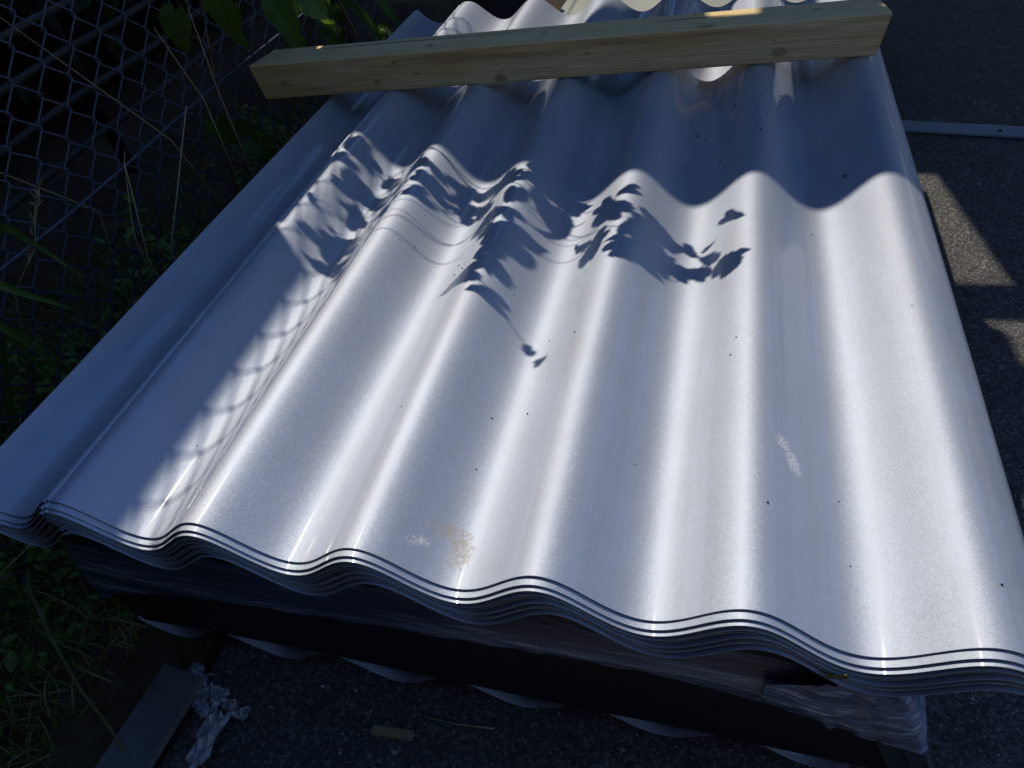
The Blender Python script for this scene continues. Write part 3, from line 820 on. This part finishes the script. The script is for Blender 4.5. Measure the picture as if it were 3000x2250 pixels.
mb = MB().tube([(-.50, .22, GZ), (-.38, .35, .02), (-.32, .385, .085), (-.30, .41, .14)], [.0014, .0012, .001, .0006], 5)
for i in range(34):
    t = i / 34; p = Vector((-.335, .37, .065)).lerp(Vector((-.293, .435, .165)), t)
    mb.blade(p, p + Vector((random.uniform(-.012, .012), random.uniform(-.006, .014), random.uniform(.004, .016))), .0035, (0, 0, 0), 2)
M_SEED = noisy('seed_head', (.16, .16, .08), (.26, .25, .14), 80, .8, 0)
put(GT, mb.build('seed_stalk', M_SEED))

# ---- dry straw stems
def straw(pts, r, lab, name='dry_stem'):
    fine = []
    for a, b2 in zip(pts, pts[1:]):
        for t in range(5): fine.append(Vector(a).lerp(Vector(b2), t / 5))
    fine.append(Vector(pts[-1]))
    o = MB().tube(fine, [r * (1 - .5 * i / len(fine)) for i in range(len(fine))], 5).build(name, M_STRAW)
    return tag(o, lab, 'dry stem', 'dry grass stems along the fence')
straw([(-.27, .60, GZ), (-.30, .594, -.07), (-.30, .801, .117)], .0022, 'pale dry stem leaning up beside the stack, brightest of the stems')
straw([(-.27, .50, GZ), (-.30, .541, -.048), (-.30, .601, .106)], .0020, 'dry stem leaning left from the edge of the sheets')
straw([(-.30, .47, GZ), (-.31, .55, .0), (-.30, .601, .107), (-.305, .62, .12)], .0011, 'thin dry stem forking beside the leaning stem')
straw([(-.30, .90, GZ), (-.30, .904, .099), (-.30, .918, .253)], .0017, 'dry stem rising just left of the beam')
straw([(-.33, .88, GZ), (-.33, .89, .09), (-.335, .85, .24)], .0017, 'second dry stem rising left of the beam')
straw([(-.36, .93, GZ), (-.37, .80, .05), (-.46, .66, .34)], .0016, 'long thin stem slanting across the fence mesh')
straw([(-.50, .55, GZ), (-.44, .62, .0), (-.46, .45, .21)], .0016, 'thin stem slanting low across the mesh at left')
straw([(-.44, .14, -.36), (-.33, .38, -.30), (-.27, .62, -.22)], .0016, 'long dry stem lying low beside the sheets')
straw([(-.42, .02, -.33), (-.30, .26, -.28), (-.22, .42, -.20)], .0014, 'dry stem lying near the lower left edge of the sheets')
# long green stem crossing the lower left corner
o = MB().tube([(-.46, .12, -.385), (-.36, .04, -.345), (-.25, -.03, -.34), (-.16, -.085, -.355), (-.09, -.12, -.37), (-.02, -.165, -.40)], [.0035, .0032, .0028, .0025, .0022, .0018], 6).build('trailing_stem', noisy('green_stem', (.10, .11, .04), (.16, .16, .07), 40, .7, .2))
tag(o, 'long trailing green-brown stem crossing the lower left corner', 'stem')

# ---- grey slab and litter at the lower left
sl = MB().box((-.036, -.34, 0), (.036, .058, .014), Matrix.Translation((-.042, -.080, GZ + .024)) @ Matrix.Rotation(math.radians(-5), 4, 'Z')).build('grey_slab', M_GREYBOARD, smooth=False)
tag(sl, 'grey slab lying on the dark ground at lower left', 'slab')
def scrap(cx, cy, sx, sy, seed, name, lab, grp=None, cat='scrap', mat=M_SCRAP, zb=GZ + .02):
    v = []; f = []; n = 7
    for j in range(n + 1):
        for i in range(n + 1):
            u = i / n - .5; q = j / n - .5
            v.append((cx + u * sx + .012 * noise.noise(Vector((u * 5, q * 5, seed))), cy + q * sy + .012 * noise.noise(Vector((u * 5, q * 5, seed + 9))),
                      zb + .022 * abs(noise.noise(Vector((u * 4.4, q * 4.4, seed + 5)))) + .004 * math.sin(u * 22 + q * 9 + seed)))
    for j in range(n):
        for i in range(n):
            a = j * (n + 1) + i; f.append((a, a + 1, a + n + 2, a + n + 1))
    o = mesh_obj(name, v, f, mat, None, False)
    return tag(o, lab, cat, grp)
scrap(.045, -.10, .028, .075, 3, 'film_scrap', 'crumpled pale film scrap beside the grey slab')
cl = [(-.012, -.030, .026, .03), (.006, -.048, .022, .034), (.022, -.060, .028, .022), (.030, -.038, .018, .018), (.052, -.050, .02, .014), (.075, -.058, .022, .012), (-.03, -.012, .018, .02)]
nm = ['upper left', 'middle', 'lowest and largest', 'small top', 'right-hand small', 'far right', 'far left']
for i, (cx, cy, sx, sy) in enumerate(cl):
    scrap(cx, cy, sx, sy, 20 + i, 'torn_scrap', '%s torn pale scrap in the litter above the grey slab' % nm[i], 'torn pale scraps by the slab', zb=GZ + .016)
o = MB().box((-.030, -.006, 0), (.030, .006, .005), Matrix.Translation((.30, -.034, GZ + .004)) @ Matrix.Rotation(math.radians(4), 4, 'Z')).build('wood_chip', M_CHIP, smooth=False); tag(o, 'short flat wood chip on the dark ground below the bundle', 'wood chip')
o = MB().tube([(.34, -.005, GZ + .008), (.385, -.005, GZ + .006), (.44, .000, GZ + .006)], .0012, 5).build('grass_straw', M_STRAW); tag(o, 'thin straw on the ground below the wavy edges', 'straw')
o = MB().box((-.0085, 0, 0), (.0085, .0008, .007), Matrix.Translation((.808, -.0152, -.0425)) @ Matrix.Rotation(math.radians(-24), 4, 'Y')).build('yellow_tag', noisy('faded_yellow', (.14, .13, .05), (.22, .20, .08), 120, .7, 0), smooth=False); tag(o, 'small faded yellow tag stuck between the sheet edges', 'tag')

# ---- chips and gravel on the asphalt
mb = MB()
for i in range(5200):
    if i < 2600: x = random.uniform(.95, 2.2); y = random.uniform(.0, 3.6)
    elif i < 4000: x = random.uniform(.0, 1.2); y = random.uniform(-.35, .05)
    else: x = random.uniform(.9, 1.4); y = random.uniform(-.1, .6)
    s = .0011 * math.exp(random.gauss(0, .45))
    if random.random() < .015: s *= 2.6
    M = Matrix.Translation((x, y, GZ + s * .4)) @ Euler((random.random() * 6, random.random() * 6, random.random() * 6)).to_matrix().to_4x4()
    b = len(mb.v)
    for p in ((s, 0, 0), (-s, .3 * s, 0), (0, s, .2 * s), (0, -s * .8, 0), (0, 0, s * .7), (.1 * s, 0, -s * .6)): mb.v.append(M @ Vector(p))
    for t in ((0, 2, 4), (2, 1, 4), (1, 3, 4), (3, 0, 4), (2, 0, 5), (1, 2, 5), (3, 1, 5), (0, 3, 5)): mb.f.append(tuple(b + k for k in t))
tag(mb.build('stone_chips', M_STONE, smooth=False), 'pale stone chips scattered over the asphalt', 'gravel', kind='stuff')

# ---- ground cover on the left
def in_soil(x): return x < -.05
mb = MB(); wb = MB(); db = MB()
for i in range(15000):
    x = random.uniform(-1.05, -.05) if i % 3 else random.uniform(-.6, -.1); y = random.uniform(-.35, 2.6) if i % 2 else random.uniform(-.3, 1.2)
    if x > -.14 and y < .35 and y > -.2: continue
    if x > -.20 and random.random() < .6: continue
    h = random.uniform(.02, .09) * (1.3 if random.random() < .15 else 1)
    base = Vector((x, y, GZ + .005)); tip = base + Vector((random.gauss(0, .03), random.gauss(0, .03), h))
    (mb if random.random() < .7 else db).blade(base, tip, random.uniform(.0018, .0042), (random.gauss(0, .02), random.gauss(0, .02), -.02), 3)
for i in range(7000):
    x = random.uniform(-.95, -.10); y = random.uniform(-.3, 2.6) if i % 2 else random.uniform(-.3, 1.0)
    if x > -.15 and y < .35: continue
    cl_ = noise.noise(Vector((x * 4, y * 4, 7)))
    if cl_ < -.05: continue
    p = Vector((x, y, GZ + random.uniform(.01, .03 + .12 * max(0, cl_))))
    s = random.uniform(.006, .018)
    q = Euler((random.uniform(-.7, .7), random.uniform(-.7, .7), random.uniform(0, 6.3))).to_matrix(); b = len(wb.v)
    for (a, c_, h) in ((-.5, 0, 0), (-.15, .3, .08), (.25, .24, .03), (.6, 0, -.12), (.25, -.24, .03), (-.15, -.3, .08)): wb.v.append(p + q @ Vector((a * s, c_ * s, h * s)))
    wb.f.append((b, b + 1, b + 2, b + 3, b + 4, b + 5))
for i in range(3400):
    x = random.uniform(-.80, -.20); y = random.uniform(-.25, 1.7)
    if x > -.24 and y < .2: continue
    cl_ = noise.noise(Vector((x * 5, y * 5, 21)))
    if cl_ < -.08: continue
    cl_ = max(cl_, 0)
    p = Vector((x, y, GZ + random.uniform(.02, .05 + .42 * cl_)))
    s = random.uniform(.014, .034)
    q = Euler((random.uniform(-.8, .8), random.uniform(-.8, .8), random.uniform(0, 6.3))).to_matrix(); b = len(wb.v)
    for (a, c_, h) in ((-.5, 0, 0), (-.15, .3, .08), (.25, .24, .03), (.6, 0, -.12), (.25, -.24, .03), (-.15, -.3, .08)): wb.v.append(p + q @ Vector((a * s, c_ * s, h * s)))
    wb.f.append((b, b + 1, b + 2, b + 3)); wb.f.append((b, b + 3, b + 4, b + 5))
tag(mb.build('grass', M_GRASS), 'short dark green grass along the fence', 'grass', kind='stuff')
tag(db.build('dry_grass', noisy('dead_grass', (.20, .17, .09), (.32, .27, .15), 50, .85, 0)), 'dead tan grass blades among the green', 'grass', kind='stuff')
tag(wb.build('weeds', M_WEED), 'small leafy weeds covering the shaded soil', 'weeds', kind='stuff')
